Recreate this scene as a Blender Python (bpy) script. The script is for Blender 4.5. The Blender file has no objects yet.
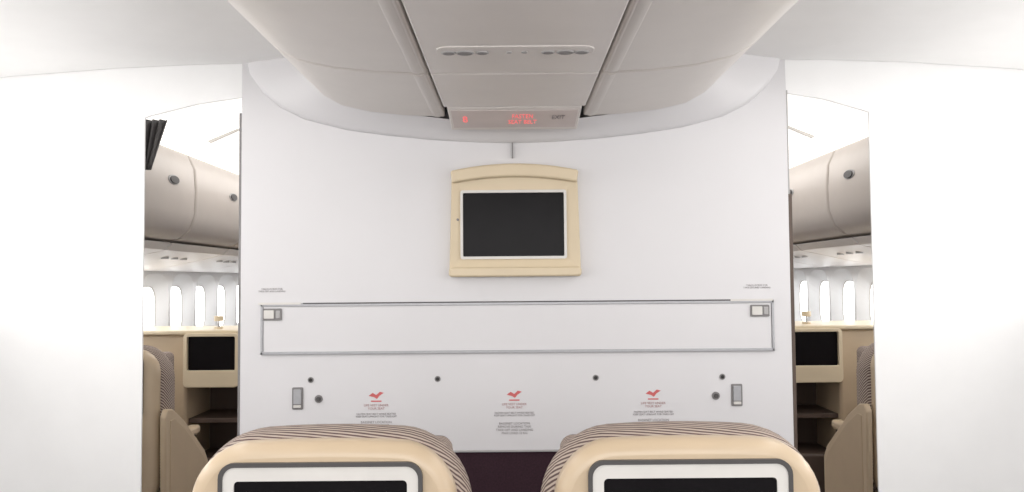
import bpy, bmesh, math
from mathutils import Matrix, Vector

sc = bpy.context.scene
try:
    sc.view_settings.view_transform = 'Standard'
except Exception:
    pass

# ------------------------------------------------------------------ materials
def mat(name, col, rough=0.5, metal=0.0, var=0.04, nscale=8.0, bump=0.0, bscale=200.0, emis=None, estr=0.0, spec=0.5):
    m = bpy.data.materials.new(name); m.use_nodes = True
    nt = m.node_tree; b = nt.nodes['Principled BSDF']
    b.inputs['Roughness'].default_value = rough
    b.inputs['Metallic'].default_value = metal
    b.inputs['Specular IOR Level'].default_value = spec
    tc = nt.nodes.new('ShaderNodeTexCoord')
    n = nt.nodes.new('ShaderNodeTexNoise'); n.inputs['Scale'].default_value = nscale
    n.inputs['Detail'].default_value = 3
    nt.links.new(tc.outputs['Object'], n.inputs['Vector'])
    r = nt.nodes.new('ShaderNodeValToRGB')
    r.color_ramp.elements[0].position = 0.3; r.color_ramp.elements[1].position = 0.7
    r.color_ramp.elements[0].color = tuple(c*(1-var) for c in col)+(1,)
    r.color_ramp.elements[1].color = tuple(min(1, c*(1+var)) for c in col)+(1,)
    nt.links.new(n.outputs['Fac'], r.inputs['Fac'])
    nt.links.new(r.outputs['Color'], b.inputs['Base Color'])
    if bump > 0:
        n2 = nt.nodes.new('ShaderNodeTexNoise'); n2.inputs['Scale'].default_value = bscale
        nt.links.new(tc.outputs['Object'], n2.inputs['Vector'])
        bp = nt.nodes.new('ShaderNodeBump'); bp.inputs['Strength'].default_value = bump
        bp.inputs['Distance'].default_value = 0.002
        nt.links.new(n2.outputs['Fac'], bp.inputs['Height'])
        nt.links.new(bp.outputs['Normal'], b.inputs['Normal'])
    if emis:
        b.inputs['Emission Color'].default_value = emis+(1,)
        b.inputs['Emission Strength'].default_value = estr
    return m

M = {}
M['bulk'] = mat('bulkhead_laminate', (0.70,0.69,0.705), 0.42, var=0.01, nscale=2, bump=0.05, bscale=300)
M['wallw'] = mat('wall_white', (0.90,0.90,0.90), 0.5, var=0.01)
M['ceil'] = mat('ceiling_white', (0.90,0.895,0.89), 0.55, var=0.01)
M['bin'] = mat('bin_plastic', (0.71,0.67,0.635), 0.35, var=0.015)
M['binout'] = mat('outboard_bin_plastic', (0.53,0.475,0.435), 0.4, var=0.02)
M['psu'] = mat('service_panel_plastic', (0.73,0.69,0.665), 0.4, var=0.015)
M['dark'] = mat('dark_gap', (0.02,0.018,0.018), 0.6)
M['grey'] = mat('grey_plastic', (0.22,0.21,0.21), 0.5)
M['lgrey'] = mat('light_grey_plastic', (0.42,0.41,0.41), 0.4)
M['alu'] = mat('brushed_aluminium', (0.40,0.40,0.42), 0.4, metal=0.4, nscale=60)
M['cream'] = mat('cream_shell', (0.58,0.455,0.315), 0.30, var=0.02)
M['creamd'] = mat('cabinet_beige', (0.52,0.40,0.27), 0.4, var=0.03)
M['frame'] = mat('cream_frame', (0.67,0.56,0.395), 0.4, var=0.015)
M['screen'] = mat('screen_glass', (0.008,0.007,0.008), 0.25, var=0.1, spec=0.08)
M['maroon'] = mat('maroon_carpet_wall', (0.030,0.010,0.018), 0.95, var=0.25, nscale=120, bump=0.4)
M['carpet'] = mat('carpet', (0.07,0.055,0.06), 0.95, var=0.3, nscale=90, bump=0.5)
M['brown'] = mat('brown_trim', (0.09,0.06,0.045), 0.5)
M['bezel'] = mat('bezel_grey', (0.07,0.065,0.065), 0.4)
M['bezelw'] = mat('bezel_white', (0.68,0.66,0.63), 0.4)
M['red'] = mat('placard_red', (0.60,0.13,0.13), 0.5)
M['ink'] = mat('placard_ink', (0.22,0.195,0.205), 0.6)
M['inkred'] = mat('placard_ink_red', (0.40,0.20,0.20), 0.6)
M['redlit'] = mat('lit_sign_red', (0.5,0.08,0.08), 0.5, emis=(1.0,0.22,0.22), estr=0.75)
M['signbase'] = mat('sign_lens', (0.60,0.53,0.52), 0.3)
M['cove'] = mat('cove_light_diffuser', (0.9,0.9,0.88), 0.5, emis=(1.0,0.985,0.95), estr=1.1)
M['day'] = mat('daylit_window_pane', (0.9,0.92,0.95), 0.5, emis=(0.97,0.99,1.0), estr=4.0)
M['leg'] = mat('seat_leg_metal', (0.3,0.3,0.31), 0.4, metal=0.8)

def fabric():
    m = bpy.data.materials.new('striped_fabric'); m.use_nodes = True
    nt = m.node_tree; b = nt.nodes['Principled BSDF']; b.inputs['Roughness'].default_value = 0.9
    tc = nt.nodes.new('ShaderNodeTexCoord')
    mp = nt.nodes.new('ShaderNodeMapping'); mp.inputs['Rotation'].default_value = (0.0, 0.12, 0.0)
    nt.links.new(tc.outputs['Object'], mp.inputs['Vector'])
    w = nt.nodes.new('ShaderNodeTexWave'); w.wave_type = 'BANDS'; w.bands_direction = 'DIAGONAL'
    mp.inputs['Scale'].default_value = (0.30, 1.1, 1.0)
    w.inputs['Scale'].default_value = 34; w.inputs['Distortion'].default_value = 1.2
    w.inputs['Detail Scale'].default_value = 1.0
    nt.links.new(mp.outputs['Vector'], w.inputs['Vector'])
    r = nt.nodes.new('ShaderNodeValToRGB')
    r.color_ramp.elements[0].position = 0.32; r.color_ramp.elements[1].position = 0.6
    r.color_ramp.elements[0].color = (0.11,0.07,0.065,1)
    r.color_ramp.elements[1].color = (0.48,0.40,0.34,1)
    nt.links.new(w.outputs['Fac'], r.inputs['Fac'])
    nt.links.new(r.outputs['Color'], b.inputs['Base Color'])
    bp = nt.nodes.new('ShaderNodeBump'); bp.inputs['Strength'].default_value = 0.3; bp.inputs['Distance'].default_value = 0.002
    nt.links.new(w.outputs['Fac'], bp.inputs['Height']); nt.links.new(bp.outputs['Normal'], b.inputs['Normal'])
    return m
M['fabric'] = fabric()

# ------------------------------------------------------------------ helpers
def group(name, loc=(0,0,0)):
    e = bpy.data.objects.new(name, None); e.location = loc
    e.empty_display_size = 0.1
    sc.collection.objects.link(e); return e

def attach(o, p):
    if p is not None:
        o.parent = p
        o.matrix_parent_inverse = Matrix.Translation(p.location).inverted()

def mesh(name, verts, faces, m, parent=None, bevel=0, segs=3, smooth=False, ang=40):
    me = bpy.data.meshes.new(name)
    me.from_pydata([tuple(v) for v in verts], [], faces)
    bm = bmesh.new(); bm.from_mesh(me)
    bmesh.ops.recalc_face_normals(bm, faces=bm.faces)
    bm.to_mesh(me); bm.free()
    o = bpy.data.objects.new(name, me); sc.collection.objects.link(o)
    me.materials.append(m)
    if bevel > 0:
        bv = o.modifiers.new('bevel', 'BEVEL'); bv.width = bevel; bv.segments = segs
        bv.limit_method = 'ANGLE'; bv.angle_limit = math.radians(35)
    if smooth or bevel > 0:
        for p in me.polygons: p.use_smooth = True
        try:
            me.set_sharp_from_angle(angle=math.radians(ang))
        except Exception: pass
        if bevel > 0:
            wn = o.modifiers.new('wn', 'WEIGHTED_NORMAL'); wn.keep_sharp = True
    attach(o, parent)
    return o

def box(name, x0,x1,y0,y1,z0,z1, m, parent=None, bevel=0, segs=3):
    v = [(x0,y0,z0),(x1,y0,z0),(x1,y1,z0),(x0,y1,z0),(x0,y0,z1),(x1,y0,z1),(x1,y1,z1),(x0,y1,z1)]
    f = [(0,1,2,3),(4,5,6,7),(0,1,5,4),(1,2,6,5),(2,3,7,6),(3,0,4,7)]
    return mesh(name, v, f, m, parent, bevel, segs)

def prism(name, pts, a0, a1, m, parent=None, bevel=0, axis='Y', segs=3, smooth=False):
    n = len(pts)
    def P(p, a):
        if axis == 'Y': return (p[0], a, p[1])
        if axis == 'X': return (a, p[0], p[1])
        return (p[0], p[1], a)
    v = [P(p,a0) for p in pts]+[P(p,a1) for p in pts]
    f = [tuple(range(n)), tuple(range(n,2*n))]
    for i in range(n):
        j = (i+1) % n; f.append((i,j,n+j,n+i))
    return mesh(name, v, f, m, parent, bevel, segs, smooth)

def rrect(cx, cz, w, h, r, n=6, archtop=0.0, flare=0.0):
    pts = []
    for (sx,sz,a0) in ((1,1,0),(-1,1,90),(-1,-1,180),(1,-1,270)):
        for i in range(n+1):
            a = math.radians(a0+90*i/n)
            pts.append((cx+sx*(w/2-r)+r*math.cos(a), cz+sz*(h/2-r)+r*math.sin(a)))
        if sx==1 and sz==1:
            for k in range(1,8):
                t = k/8; pts.append((cx+(w/2-r)*(1-2*t), cz+h/2))
    out = []
    for x,z in pts:
        u = (x-cx)/(w/2); t = (z-(cz-h/2))/h
        if t > 0.5: z += archtop*(1-u*u)*((t-0.5)*2)
        x += flare*u*(1-t)
        out.append((x,z))
    return out

def ring(name, outer, inner, y0, y1, m, parent=None, bevel=0, yin=None):
    n = len(outer)
    if yin is None: yin = y0
    v = [(x,y0,z) for x,z in outer]+[(x,yin,z) for x,z in inner]+[(x,y1,z) for x,z in outer]+[(x,y1,z) for x,z in inner]
    f = []
    for i in range(n):
        j = (i+1)%n
        f += [(i,j,n+j,n+i),(2*n+i,3*n+i,3*n+j,2*n+j),(i,2*n+i,2*n+j,j),(n+i,n+j,3*n+j,3*n+i)]
    return mesh(name, v, f, m, parent, bevel, 2, smooth=True, ang=30)

def disc(name, x, y, z, r, depth, m, parent=None, axis='Y', n=20, sx=1.0):
    pts = [(r*sx*math.cos(2*math.pi*i/n), r*math.sin(2*math.pi*i/n)) for i in range(n)]
    if axis=='Y': return prism(name, [(x+a,z+b) for a,b in pts], y, y+depth, m, parent, axis='Y', bevel=min(0.0015,r*.2), segs=2)
    if axis=='Z': return prism(name, [(x+a,y+b) for a,b in pts], z, z+depth, m, parent, axis='Z', bevel=min(0.0015,r*.2), segs=2)
    return prism(name, [(y+a,z+b) for a,b in pts], x, x+depth, m, parent, axis='X', bevel=min(0.0015,r*.2), segs=2)

def text(name, body, x, y, z, size, m, parent=None, rot=(math.pi/2,0,0), sy=1.0):
    c = bpy.data.curves.new(name, 'FONT'); c.body = body; c.size = size
    c.align_x = 'CENTER'; c.align_y = 'CENTER'; c.space_line = 1.0; c.resolution_u = 2
    c.extrude = 0.0003
    o = bpy.data.objects.new(name, c); sc.collection.objects.link(o)
    o.location = (x,y,z); o.rotation_euler = rot; o.scale = (1,sy,1)
    c.materials.append(m); attach(o, parent); return o

BY = 3.80   # bulkhead face

# ------------------------------------------------------------------ bulkhead
w = group('wall_front', (0,BY,0))
box('upper_panel', -1.29,1.32, BY,BY+0.06, 0.748,2.75, M['bulk'], w, 0.004)
box('lower_carpet_panel', -1.28,1.31, BY+0.008,BY+0.055, 0.0,0.748, M['maroon'], w)
box('lower_edge_strip', -1.29,1.32, BY-0.004,BY+0.01, 0.742,0.752, M['lgrey'], w, 0.002)
box('edge_trim_a', -1.302,-1.29, BY+0.004,BY+0.06, 0.0,2.36, M['grey'], w, 0.002)
box('edge_trim_b', 1.32,1.338, BY+0.004,BY+0.06, 0.0,1.95, M['brown'], w, 0.002)
box('edge_trim_c', 1.32,1.328, BY+0.004,BY+0.06, 1.95,2.45, M['lgrey'], w, 0.002)

# outboard divider partitions with header over the aisle
for s,nm in ((-1,'wall_divider_left'),(1,'wall_divider_right')):
    xi = 1.29 if s<0 else 1.32
    xo = 1.755 if s<0 else 1.715
    pts = [(xi,2.75),(xi,2.435),(1.5,2.405),(xo-0.03,2.350),(xo,2.34),(xo,0.0),(3.0,0.0),(3.0,2.75)]
    prism(nm, [(s*x,z) for x,z in pts], BY+0.005, BY+0.015, M['wallw'], None, 0)

# ------------------------------------------------------------------ ceiling and floor
cprof = [(-3.0,2.48),(-2.4,2.545),(-1.9,2.58),(-1.5,2.595),(-1.0,2.60),(0,2.72),(1.0,2.60),(1.5,2.595),(1.9,2.58),(2.4,2.545),(3.0,2.48)]
pts = cprof+[(x,z+0.05) for x,z in reversed(cprof)]
prism('ceiling', pts, -2.5, BY, M['ceil'], None, smooth=True)
box('floor', -3.0,3.0,-2.5,10.5,-0.05,0.0, M['carpet'])
box('ceiling_forward', -1.35,1.35, BY+0.06,10.5, 2.62,2.67, M['ceil'])
box('wall_back_forward_cabin', -3.0,3.0, 10.5,10.55, 0,2.7, M['wallw'])

# ------------------------------------------------------------------ side walls with windows
def cell(outer_w, outer_h, yc, zc, n):
    out = []
    for i in range(n):
        a = 2*math.pi*i/n + math.pi/4
        c, s_ = math.cos(a), math.sin(a)
        k = 1/max(abs(c),abs(s_))
        out.append((yc+c*k*outer_w/2, zc+s_*k*outer_h/2))
    return out
def sup(yc,zc,ww,hh,n,p=3.2):
    out=[]
    for i in range(n):
        a = 2*math.pi*i/n + math.pi/4
        c,s_ = math.cos(a),math.sin(a)
        out.append((yc+ww/2*math.copysign(abs(c)**(2/p),c), zc+hh/2*math.copysign(abs(s_)**(2/p),s_)))
    return out
for s,nm in ((-1,'wall_left'),(1,'wall_right')):
    V=[];F=[]
    N=32; pitch=0.52
    def addquad(a,b,c,d):
        k=len(V); V.extend([a,b,c,d]); F.append((k,k+1,k+2,k+3))
    X0=s*2.78; zl,zh=1.00,1.68
    y0=3.9; cnt=12
    for wi in range(cnt):
        yc=y0+pitch*(wi+0.5); zc=1.33
        o=cell(pitch,zh-zl,yc,(zl+zh)/2,N); a=sup(yc,zc,0.48,0.58,N,3.6); b=sup(yc,zc-0.01,0.30,0.40,N)
        k=len(V)
        V += [(X0,p[0],p[1]) for p in o]+[(X0,p[0],p[1]) for p in a]+[(X0+s*0.07,p[0],p[1]) for p in b]
        for i in range(N):
            j=(i+1)%N
            F.append((k+i,k+j,k+N+j,k+N+i)); F.append((k+N+i,k+N+j,k+2*N+j,k+2*N+i))
        bb=sup(yc,zc-0.01,0.29,0.39,N)
        g=group('window_%d'%(wi+1+(0 if s<0 else cnt)), (X0+s*0.08,yc,zc))
        prism('pane', bb, X0+s*0.072, X0+s*0.085, M['day'], g, axis='X')
        rr=sup(yc,zc-0.01,0.31,0.41,N)
        vv=[(X0+s*0.064,p[0],p[1]) for p in rr]+[(X0+s*0.072,p[0],p[1]) for p in bb]
        mesh('gasket', vv, [(i,(i+1)%N,N+(i+1)%N,N+i) for i in range(N)], M['bezelw'], g)
    y1=10.5
    yw=y0+pitch*cnt
    addquad((X0,y0,zh),(X0,y1,zh),(s*2.74,y1,2.4),(s*2.74,y0,2.4))
    addquad((X0,y0,0),(X0,y1,0),(X0,y1,zl),(X0,y0,zl))
    addquad((X0,yw,zl),(X0,y1,zl),(X0,y1,zh),(X0,yw,zh))
    addquad((X0,-2.5,0),(X0,y0,0),(X0,y0,2.5),(X0,-2.5,2.5))
    mesh(nm, V, F, M['wallw'], None)

# ------------------------------------------------------------------ forward cabin outboard bins, valance, cove
L=0.98
for s in (-1,1):
    bp_ = [(2.06,2.36),(1.985,2.33),(1.945,2.24),(1.935,2.10),(1.94,1.96),(1.975,1.865),(2.04,1.815),(2.45,1.76),(2.74,1.9),(2.74,2.36)]
    y=3.92
    while y+L < 10.45:
        g = group('overhead_bin', (s*2.3,y+L/2,2.0))
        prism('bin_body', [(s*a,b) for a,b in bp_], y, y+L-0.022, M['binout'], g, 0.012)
        yc = y+L*0.66
        disc('latch_recess', s*1.933, yc, 2.14, 0.028, s*0.02, M['lgrey'], g, axis='X', sx=2.6)
        disc('latch_handle', s*1.926, yc, 2.14, 0.022, s*0.02, M['bezel'], g, axis='X', sx=2.6)
        y += L
    y=3.92
    while y+L < 10.45:
        g = group('passenger_service_panel', (s*2.3,y+0.5,1.72))
        prism('panel', [(s*2.08,1.795),(s*2.45,1.745),(s*2.76,1.72),(s*2.76,1.64),(s*2.52,1.665),(s*2.12,1.75)], y, y+L-0.02, M['psu'], g, 0.006)
        for dy in (0.35,0.5,0.65):
            disc('reading_light', s*2.28, y+dy, 1.706, 0.024, 0.02, M['lgrey'], g, axis='Z')
        y += L
    cv=[(1.30,2.60),(1.55,2.60),(1.80,2.56),(2.02,2.47),(2.12,2.36)]
    prism('cove_light', [(s*a,b) for a,b in cv]+[(s*a,b+0.04) for a,b in reversed(cv)], 3.9,10.45, M['cove'], None, smooth=True)
    for i,yy in enumerate((5.2,6.5,7.9)):
        prism('trim_%d'%(3+i+(0 if s<0 else 4)), [(s*1.31,2.598),(s*1.55,2.594),(s*1.80,2.552),(s*1.99,2.475),(s*1.97,2.46),(s*1.79,2.54),(s*1.55,2.584),(s*1.31,2.588)], yy,yy+0.012, M['bezelw'])

# ------------------------------------------------------------------ centre overhead bins
CX = 0.015
prof = [(0.318,2.302),(0.50,2.310),(0.66,2.328),(0.79,2.358),(0.875,2.405),(0.935,2.47),(0.98,2.56),(1.00,2.68)]
segsY = [(2.895,3.655),(1.85,2.877),(0.80,1.832),(-0.25,0.782),(-1.30,-0.268)]
for s in (-1,1):
    for (a,b) in segsY:
        g = group('centre_overhead_bin', (CX+s*0.7,(a+b)/2,2.5))
        pts=[(CX+s*x,z) for x,z in prof]+[(CX+s*0.318,2.68)]
        prism('door', pts, a, b, M['bin'], g, 0.010, segs=3)
        prism('door_lip', [(CX+s*0.322,2.306),(CX+s*0.350,2.298),(CX+s*0.372,2.302),(CX+s*0.372,2.312),(CX+s*0.322,2.312)], a+0.01,b-0.01, M['bin'], g, 0.002)
for i,s in enumerate((-1,1)):
    xa,xb=sorted((CX+s*0.299,CX+s*0.317))
    box('trim_%d'%(12+i), xa,xb,-1.3,3.655,2.34,2.66, M['dark'])  # dark strips filling the bin gaps, their shade put in as colour

# closeout fairing between bins and bulkhead
A=[(1.275,2.60),(1.262,2.545),(1.20,2.455),(1.12,2.385),(1.0,2.325),(0.80,2.272),(0.60,2.243),(0.40,2.222),(0.2,2.208),(0,2.202)]
Bp=[(1.00,2.66),(0.975,2.56),(0.932,2.474),(0.872,2.410),(0.787,2.363),(0.66,2.334),(0.50,2.316),(0.36,2.300),(0.18,2.275),(0,2.268)]
A=[(CX-x,z) for x,z in A]+[(CX+x,z) for x,z in reversed(A[:-1])]
Bp=[(CX-x,z) for x,z in Bp]+[(CX+x,z) for x,z in reversed(Bp[:-1])]
V=[];F=[];n=len(A)
T=[(0,0.0),(0.0,0.012),(0.10,0.030),(0.30,0.05),(0.6,0.085),(1.0,0.144)]
for t,dy in T:
    for (a,b),(c,d) in zip(A,Bp):
        V.append((a+(c-a)*t, BY-dy, b+(d-b)*t))
for r_ in range(len(T)-1):
    for i in range(n-1):
        F.append((r_*n+i, r_*n+i+1, (r_+1)*n+i+1, (r_+1)*n+i))
mesh('bin_closeout_fairing', V, F, M['bulk'], None, smooth=True, ang=50)
box('trim_11', CX-0.012,CX-0.007, BY-0.02,BY-0.001, 2.13,2.203, M['grey'])

# ------------------------------------------------------------------ centre passenger service panels
def psu(a,b, fixtures=True):
    g = group('overhead_service_unit', (CX,(a+b)/2,2.3))
    box('panel', CX-0.298,CX+0.298,a,b,2.277,2.66, M['psu'], g, 0.006)
    if fixtures:
        yc = a+(b-a)*0.74
        prism('fixture_tray', rrect(CX, yc, 0.50, 0.12, 0.04), 2.2735,2.28, M['psu'], g, 0.002, axis='Z')
        for sg in (-1,1):
            for dx,r_ in ((0.105,0.013),(0.160,0.019),(0.212,0.015)):
                disc('lamp_ring', CX+sg*dx, yc, 2.270, r_+0.004, 0.008, M['lgrey'], g, axis='Z', sx=1.25)
                disc('lamp_lens', CX+sg*dx, yc, 2.2685, r_, 0.008, M['grey'], g, axis='Z', sx=1.25)
        disc('call_button', CX-0.02, yc, 2.271, 0.010, 0.006, M['lgrey'], g, axis='Z')
        disc('attendant_button', CX+0.03, yc, 2.271, 0.010, 0.006, M['lgrey'], g, axis='Z')
    return g
psu(1.75,2.785); psu(0.70,1.735); psu(-0.35,0.685); psu(-1.30,-0.365)
psu(2.80,3.33, False)
g = group('illuminated_seatbelt_sign', (CX,3.48,2.26))
wv=[(3.345,2.277),(3.60,2.232),(3.655,2.245),(3.655,2.64),(3.345,2.64)]
prism('sign_housing', wv, CX-0.285,CX+0.285, M['psu'], g, 0.006, axis='X')
SLP=0.045/0.255
def on(y): return 2.277-(y-3.345)*SLP
def slat(name,x0,x1,y0,y1,m,h=0.003):
    v=[(x0,y0,on(y0)-h),(x1,y0,on(y0)-h),(x1,y1,on(y1)-h),(x0,y1,on(y1)-h),(x0,y0,on(y0)+.004),(x1,y0,on(y0)+.004),(x1,y1,on(y1)+.004),(x0,y1,on(y1)+.004)]
    return mesh(name,v,[(0,1,2,3),(4,5,6,7),(0,1,5,4),(1,2,6,5),(2,3,7,6),(3,0,4,7)],m,g)
slat('sign_lens', CX-0.27,CX+0.27,3.375,3.57,M['signbase'],0.002)
def stext(nm,body,x,y,size,m,sy):
    text(nm, body, x, y, on(y)-0.0045, size, m, g, rot=(math.pi-math.atan(SLP),0,0), sy=sy)
stext('seat_belt_text','FASTEN\nSEAT BELT', CX+0.035,3.47,0.027,M['redlit'],2.4)
stext('no_smoking_text','8', CX-0.215,3.47,0.050,M['redlit'],2.0)
stext('exit_text','EXIT', CX+0.19,3.45,0.028,M['ink'],2.2)

# ------------------------------------------------------------------ bulkhead monitor
g = group('wall_monitor', (0.014,BY,1.83))
mx = 0.014
outer = rrect(mx, 1.818, 0.59, 0.50, 0.028, archtop=0.03, flare=0.014)
inner = rrect(mx-0.005, 1.812, 0.49, 0.315, 0.010)
ring('frame_body', outer, inner, BY-0.055, BY, M['frame'], g, 0.006, yin=BY-0.040)
cap=[]
for i in range(13):
    u=-1+2*i/12; cap.append((mx+u*0.300, 2.062+0.033*(1-u*u)))
for i in range(13):
    u=1-2*i/12; cap.append((mx+u*0.292, 2.005+0.028*(1-u*u)))
prism('top_cap', cap, BY-0.085, BY, M['frame'], g, 0.010)
prism('bottom_cap', rrect(mx,1.588,0.62,0.045,0.016), BY-0.072,BY, M['frame'], g, 0.009)
ring('inner_lip', rrect(mx-0.006,1.811,0.500,0.325,0.012), rrect(mx-0.006,1.811,0.476,0.300,0.006), BY-0.050,BY-0.01, M['bezelw'], g, 0)
prism('screen', rrect(mx-0.006,1.811,0.48,0.305,0.004), BY-0.034,BY-0.005, M['screen'], g)
disc('sensor', mx-0.268,BY-0.052,1.835,0.006,0.01,M['grey'],g)

# ------------------------------------------------------------------ stowed bassinet table panel
g = group('bassinet_table_panel', (0.02,BY,1.33))
x0,x1,z0,z1=-1.19,1.235,1.206,1.448
box('leaf', x0+0.012,x1-0.012,BY-0.008,BY+0.001,z0+0.01,z1-0.012,M['bulk'],g,0.002)
box('rim_top', x0,x1,BY-0.013,BY,z1-0.016,z1,M['alu'],g,0.002)
box('rim_bottom', x0,x1,BY-0.013,BY,z0,z0+0.014,M['alu'],g,0.002)
box('rim_end_a', x0,x0+0.011,BY-0.013,BY,z0,z1,M['alu'],g,0.002)
box('rim_end_b', x1-0.011,x1,BY-0.013,BY,z0,z1,M['alu'],g,0.002)
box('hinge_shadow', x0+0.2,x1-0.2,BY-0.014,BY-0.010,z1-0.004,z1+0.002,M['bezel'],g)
for xc,nm in ((-1.135,'latch_a'),(1.168,'latch_b')):
    prism(nm+'_plate', rrect(xc,1.396,0.090,0.056,0.006), BY-0.015,BY-0.006, M['grey'], g, 0.001)
    prism(nm+'_paddle', rrect(xc-0.014,1.396,0.048,0.040,0.004), BY-0.020,BY-0.008, M['bezelw'], g, 0.002)
    prism(nm+'_button', rrect(xc+0.028,1.396,0.020,0.036,0.004), BY-0.019,BY-0.008, M['lgrey'], g, 0.002)
for xc in (-1.10,1.13):
    box('label', xc-0.10,xc+0.10,BY-0.0155,BY-0.012,z1-0.006,z1+0.004,M['bezelw'],g)
for xc in (-1.14,1.16):
    g2=group('table_instruction_label',(xc,BY,1.512))
    text('label_text','TABLE LOCKED FOR\nTAKE-OFF AND LANDING',xc,BY-0.001,1.510,0.011,M['ink'],g2)

# ------------------------------------------------------------------ fittings on the bulkhead
for x in (-0.955,-0.356,0.39,0.988):
    g=group('bassinet_socket',(x,BY,1.086))
    disc('rim',x,BY-0.004,1.086,0.014,0.005,M['grey'],g)
    disc('hole',x,BY-0.005,1.086,0.009,0.004,M['dark'],g)
for x in (-0.917,0.955):
    g=group('mounting_stud',(x,BY,0.997))
    disc('washer',x,BY-0.005,0.997,0.019,0.006,M['grey'],g)
    disc('stud',x,BY-0.014,0.997,0.011,0.012,M['bezel'],g)
for x in (-1.016,1.054):
    g=group('wall_latch',(x,BY,1.0))
    prism('latch_plate', rrect(x,1.0,0.052,0.104,0.006), BY-0.006,BY, M['grey'], g, 0.0015)
    prism('latch_slide', rrect(x,1.008,0.036,0.070,0.004), BY-0.013,BY-0.004, M['alu'], g, 0.002)
    prism('latch_tab', rrect(x,0.964,0.034,0.012,0.002), BY-0.015,BY-0.004, M['bezelw'], g, 0.001)
for x in (-0.646,0.005,0.66):
    g=group('safety_placard',(x,BY,0.93))
    wing=[(-0.042,0.004),(-0.02,0.020),(0.0,0.008),(0.02,0.026),(0.042,0.020),(0.018,0.004),(0.004,-0.014),(-0.012,-0.004)]
    prism('logo',[(x+a*0.85,1.006+b*0.85) for a,b in wing],BY-0.001,BY+0.0005,M['red'],g)
    prism('logo_bar',rrect(x,0.984,0.05,0.006,0.002),BY-0.001,BY+0.0005,M['red'],g)
    text('heading','LIFE VEST UNDER\nYOUR SEAT',x,BY-0.001,0.957,0.015,M['inkred'],g)
    b = 'FASTEN SEAT BELT WHILE SEATED\nKEEP SEAT UPRIGHT FOR TAKE-OFF' 
    text('body',b,x,BY-0.001,0.918,0.012,M['ink'],g)
    c_ = abs(x)<0.1
    b2 = 'BASSINET LOCATION\nREMOVE DURING TAXI\nTAKE-OFF AND LANDING\nMAX LOAD 12 KG' if c_ else 'BASSINET LOCATION\nMAX LOAD 12 KG'
    text('body_lower',b2,x,BY-0.001,0.852 if c_ else 0.878,0.015,M['ink'],g)

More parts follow.
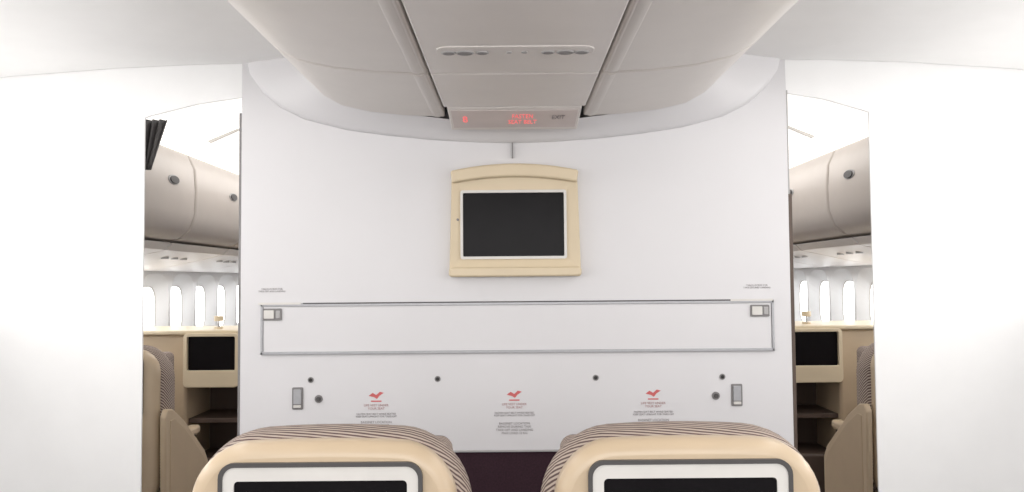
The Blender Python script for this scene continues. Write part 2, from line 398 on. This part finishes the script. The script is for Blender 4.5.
# ------------------------------------------------------------------ airline seats
def seat(ox, oy, scale=1.0, side_shell=False, dz=0.0):
    g = group('airline_seat', (ox,oy,0))
    S = scale
    def X(v): return ox+v*S
    def tr(pts): return [(ox+a*S, b*S+dz) for a,b in pts]
    def Y(v): return oy+v*S
    def Z(v): return v*S+dz
    sh = rrect(0, 0.735, 0.618, 0.87, 0.135, n=10, archtop=0.012)
    prism('back_shell', tr(sh), Y(0.0), Y(0.085), M['cream'], g, 0.034, segs=6)
    hr = rrect(0.0, 0.74, 0.68, 0.87, 0.17, n=10, archtop=0.022)
    V=[];F=[]
    layers=[(0.045,0.90),(0.055,0.95),(0.085,0.985),(0.13,1.0),(0.17,0.99),(0.20,0.955),(0.215,0.87)]
    for yy,sc_ in layers:
        for a,b in hr:
            V.append((X(a*sc_), Y(yy), Z(0.74+(b-0.74)*(1-(1-sc_)*0.7))))
    m_=len(hr)
    for r_ in range(len(layers)-1):
        for i in range(m_):
            j=(i+1)%m_; F.append((r_*m_+i,r_*m_+j,(r_+1)*m_+j,(r_+1)*m_+i))
    F.append(tuple(range(m_))); F.append(tuple(range((len(layers)-1)*m_,len(layers)*m_)))
    mesh('fabric_back', V, F, M['fabric'], g, smooth=True, ang=70)
    prism('headrest_pad', tr(rrect(0.0,1.03,0.40,0.26,0.06)), Y(0.19),Y(0.26), M['fabric'], g, 0.02, segs=4)
    prism('headrest_wing_a', tr(rrect(-0.235,1.02,0.09,0.24,0.035)), Y(0.19),Y(0.31), M['fabric'], g, 0.02, segs=4)
    prism('headrest_wing_b', tr(rrect(0.235,1.02,0.09,0.24,0.035)), Y(0.19),Y(0.31), M['fabric'], g, 0.02, segs=4)
    ring('monitor_bezel', tr(rrect(0,0.965,0.466,0.345,0.035)), tr(rrect(0,0.965,0.446,0.325,0.028)), Y(-0.010), Y(0.01), M['bezel'], g)
    ring('monitor_surround', tr(rrect(0,0.965,0.448,0.327,0.028)), tr(rrect(0,0.965,0.395,0.262,0.010)), Y(-0.007), Y(0.01), M['bezelw'], g)
    prism('monitor_screen', tr(rrect(0,0.965,0.40,0.267,0.008)), Y(-0.003),Y(0.008), M['screen'], g)
    prism('tray_table', tr(rrect(0,0.63,0.44,0.27,0.03)), Y(-0.025),Y(0.005), M['cream'], g, 0.008)
    prism('tray_latch', tr(rrect(0,0.775,0.05,0.025,0.006)), Y(-0.032),Y(0.0), M['lgrey'], g, 0.003)
    box('seat_cushion', X(-0.25),X(0.25),Y(0.16),Y(0.66),Z(0.34),Z(0.48),M['fabric'],g,0.035*S,4)
    box('seat_pan', X(-0.26),X(0.26),Y(0.06),Y(0.64),Z(0.28),Z(0.36),M['cream'],g,0.02*S)
    for sx,nm in ((-1,'a'),(1,'b')):
        xa,xb=sorted((X(sx*0.255),X(sx*0.325)))
        box('armrest_'+nm, xa,xb,Y(0.10),Y(0.60),Z(0.60),Z(0.655),M['cream'],g,0.018*S,4)
        box('armrest_side_'+nm, xa+0.012,xb-0.012,Y(0.12),Y(0.56),Z(0.29),Z(0.61),M['brown'],g,0.008*S)
        box('leg_front_'+nm, X(sx*0.18)-0.02,X(sx*0.18)+0.02,Y(0.50),Y(0.54),0.0,Z(0.30),M['leg'],g,0.004)
        box('leg_rear_'+nm, X(sx*0.18)-0.02,X(sx*0.18)+0.02,Y(0.10),Y(0.14),0.0,Z(0.30),M['leg'],g,0.004)
        box('floor_rail_'+nm, X(sx*0.18)-0.025,X(sx*0.18)+0.025,Y(0.06),Y(0.58),0.0,0.025,M['leg'],g,0.003)
        if side_shell:
            pr=[(0.02,0.12),(0.0,0.80),(0.03,0.84),(0.10,0.83),(0.26,0.74),(0.42,0.62),(0.58,0.50),(0.64,0.42),(0.64,0.12)]
            xa,xb=sorted((X(sx*0.325),X(sx*0.36)))
            prism('side_shell_'+nm, [(Y(a),Z(b)) for a,b in pr], xa,xb, M['cream'], g, 0.010, axis='X')
            inset=[(0.06,0.16),(0.06,0.77),(0.11,0.775),(0.26,0.69),(0.42,0.57),(0.56,0.455),(0.60,0.39),(0.60,0.16)]
            xa,xb=sorted((X(sx*0.355),X(sx*0.364)))
            prism('side_inset_'+nm, [(Y(a),Z(b)) for a,b in inset], xa,xb, M['creamd'], g, 0.003, axis='X')
    return g
seat(-0.441,1.85)
seat(0.4025,1.85)
seat(-2.30,4.50, side_shell=True)
seat(2.33,4.50, side_shell=True)

# ------------------------------------------------------------------ forward-cabin consoles with monitors
for s in (-1,1):
    g = group('monitor_console', (s*2.2,5.5,0))
    def bx(nm,a,b,y0,y1,z0,z1,m,bev=0.01): 
        xa,xb=sorted((s*a,s*b)); return box(nm,xa,xb,y0,y1,z0,z1,m,g,bev)
    bx('cabinet',2.20,2.72,5.42,5.95,0.0,1.20,M['creamd'],0.02)
    bx('top_ledge',1.84,2.74,5.38,5.97,1.20,1.228,M['frame'],0.01)
    cxm=s*2.015
    ring('screen_frame', rrect(cxm,1.030,0.37,0.36,0.03), rrect(cxm,1.075,0.32,0.225,0.012), 5.36,5.45, M['frame'], g, 0.004)
    prism('screen', rrect(cxm,1.075,0.325,0.23,0.006), 5.385,5.43, M['screen'], g)
    bx('screen_back',1.85,2.20,5.44,5.90,0.86,1.20,M['creamd'],0.01)
    bx('footwell_back',1.86,2.20,5.85,5.92,0.0,0.90,M['brown'],0.0)
    bx('footwell_shelf',1.86,2.20,5.46,5.86,0.60,0.63,M['brown'],0.003)
    bx('footwell_side',1.845,1.87,5.55,5.92,0.0,0.9,M['brown'],0.003)
    bx('footrest',1.87,2.20,5.46,5.84,0.0,0.36,M['brown'],0.02)
    disc('lamp_base', s*2.05,5.6,1.228,0.03,0.012,M['frame'],g,axis='Z')
    disc('lamp_stem', s*2.05,5.6,1.236,0.006,0.05,M['alu'],g,axis='Z')
    disc('lamp_shade', s*2.05,5.6,1.280,0.032,0.035,M['frame'],g,axis='Z')

# dark gathered curtain beside the aisle
def curtain(s, zt, zb, wtop):
    g = group('aisle_curtain', (s*1.72,3.90,2.2))
    V=[];F=[];n=24;rows=6
    for r_ in range(rows+1):
        t=r_/rows; z=zt+(zb-zt)*t; ww=wtop*(1-0.65*t)
        for i in range(n+1):
            u=i/n
            V.append((s*(1.80-ww*u), 3.88+0.018*math.sin(u*22)*(1-0.4*t), z))
    for r_ in range(rows):
        for i in range(n):
            a=r_*(n+1)+i; F.append((a,a+1,a+n+2,a+n+1))
    o=mesh('cloth',V,F,M['bezel'],g,smooth=True,ang=80)
    sd=o.modifiers.new('solid','SOLIDIFY'); sd.thickness=0.004
curtain(-1,2.345,2.10,0.12)

# ------------------------------------------------------------------ lights
def area(name, loc, rot, sx, sy, power, col=(1,1,1)):
    l=bpy.data.lights.new(name,'AREA'); l.shape='RECTANGLE'; l.size=sx; l.size_y=sy; l.energy=power; l.color=col
    o=bpy.data.objects.new(name,l); o.location=loc; o.rotation_euler=rot; sc.collection.objects.link(o); return o
R=math.radians
area('aisle_light_a',(-1.55,1.2,2.54),(0,0,0),0.35,4.0,22,(1,0.98,0.96))
area('aisle_light_b',(1.55,1.2,2.54),(0,0,0),0.35,4.0,22,(1,0.98,0.96))
area('sidewall_cove_light_a',(-2.7,1.6,1.7),(0,R(-115),0),0.3,4.2,27,(1,0.985,0.96))  # added uplight along the sidewall, lifts bin undersides and ceiling
area('sidewall_cove_light_b',(2.7,1.6,1.7),(0,R(115),0),0.3,4.2,27,(1,0.985,0.96))  # matching added uplight on the other sidewall
area('cabin_light_rear',(0,-1.9,1.9),(R(85),0,0),4.0,0.9,62,(1.0,0.99,0.975))  # added fill behind the camera, aimed at the bulkhead
area('forward_light_a',(-1.5,6.5,2.5),(0,0,0),0.4,4.0,16,(1,0.97,0.93))
area('forward_light_b',(1.5,6.5,2.5),(0,0,0),0.4,4.0,16,(1,0.97,0.93))
area('window_wash_a',(-2.62,7.0,1.63),(0,R(-20),0),0.12,6.0,13,(1,1,1))  # added wash below the valance to brighten the window wall
area('window_wash_b',(2.62,7.0,1.63),(0,R(20),0),0.12,6.0,13,(1,1,1))  # same added wash for the opposite window wall

wd = bpy.data.worlds.new('World'); sc.world = wd; wd.use_nodes = True
bg = wd.node_tree.nodes['Background']; bg.inputs[0].default_value=(1.0,0.99,0.975,1); bg.inputs[1].default_value=1.15

# ------------------------------------------------------------------ camera
cam = bpy.data.cameras.new('camera'); cam.lens = 28.125; cam.sensor_width = 36; cam.clip_start=0.05
co = bpy.data.objects.new('camera', cam); sc.collection.objects.link(co)
co.matrix_world = Matrix.Translation((0,0,1.55)) @ Matrix.Rotation(math.radians(92.43),4,'X') @ Matrix.Rotation(math.radians(-0.46),4,'Z')
sc.camera = co
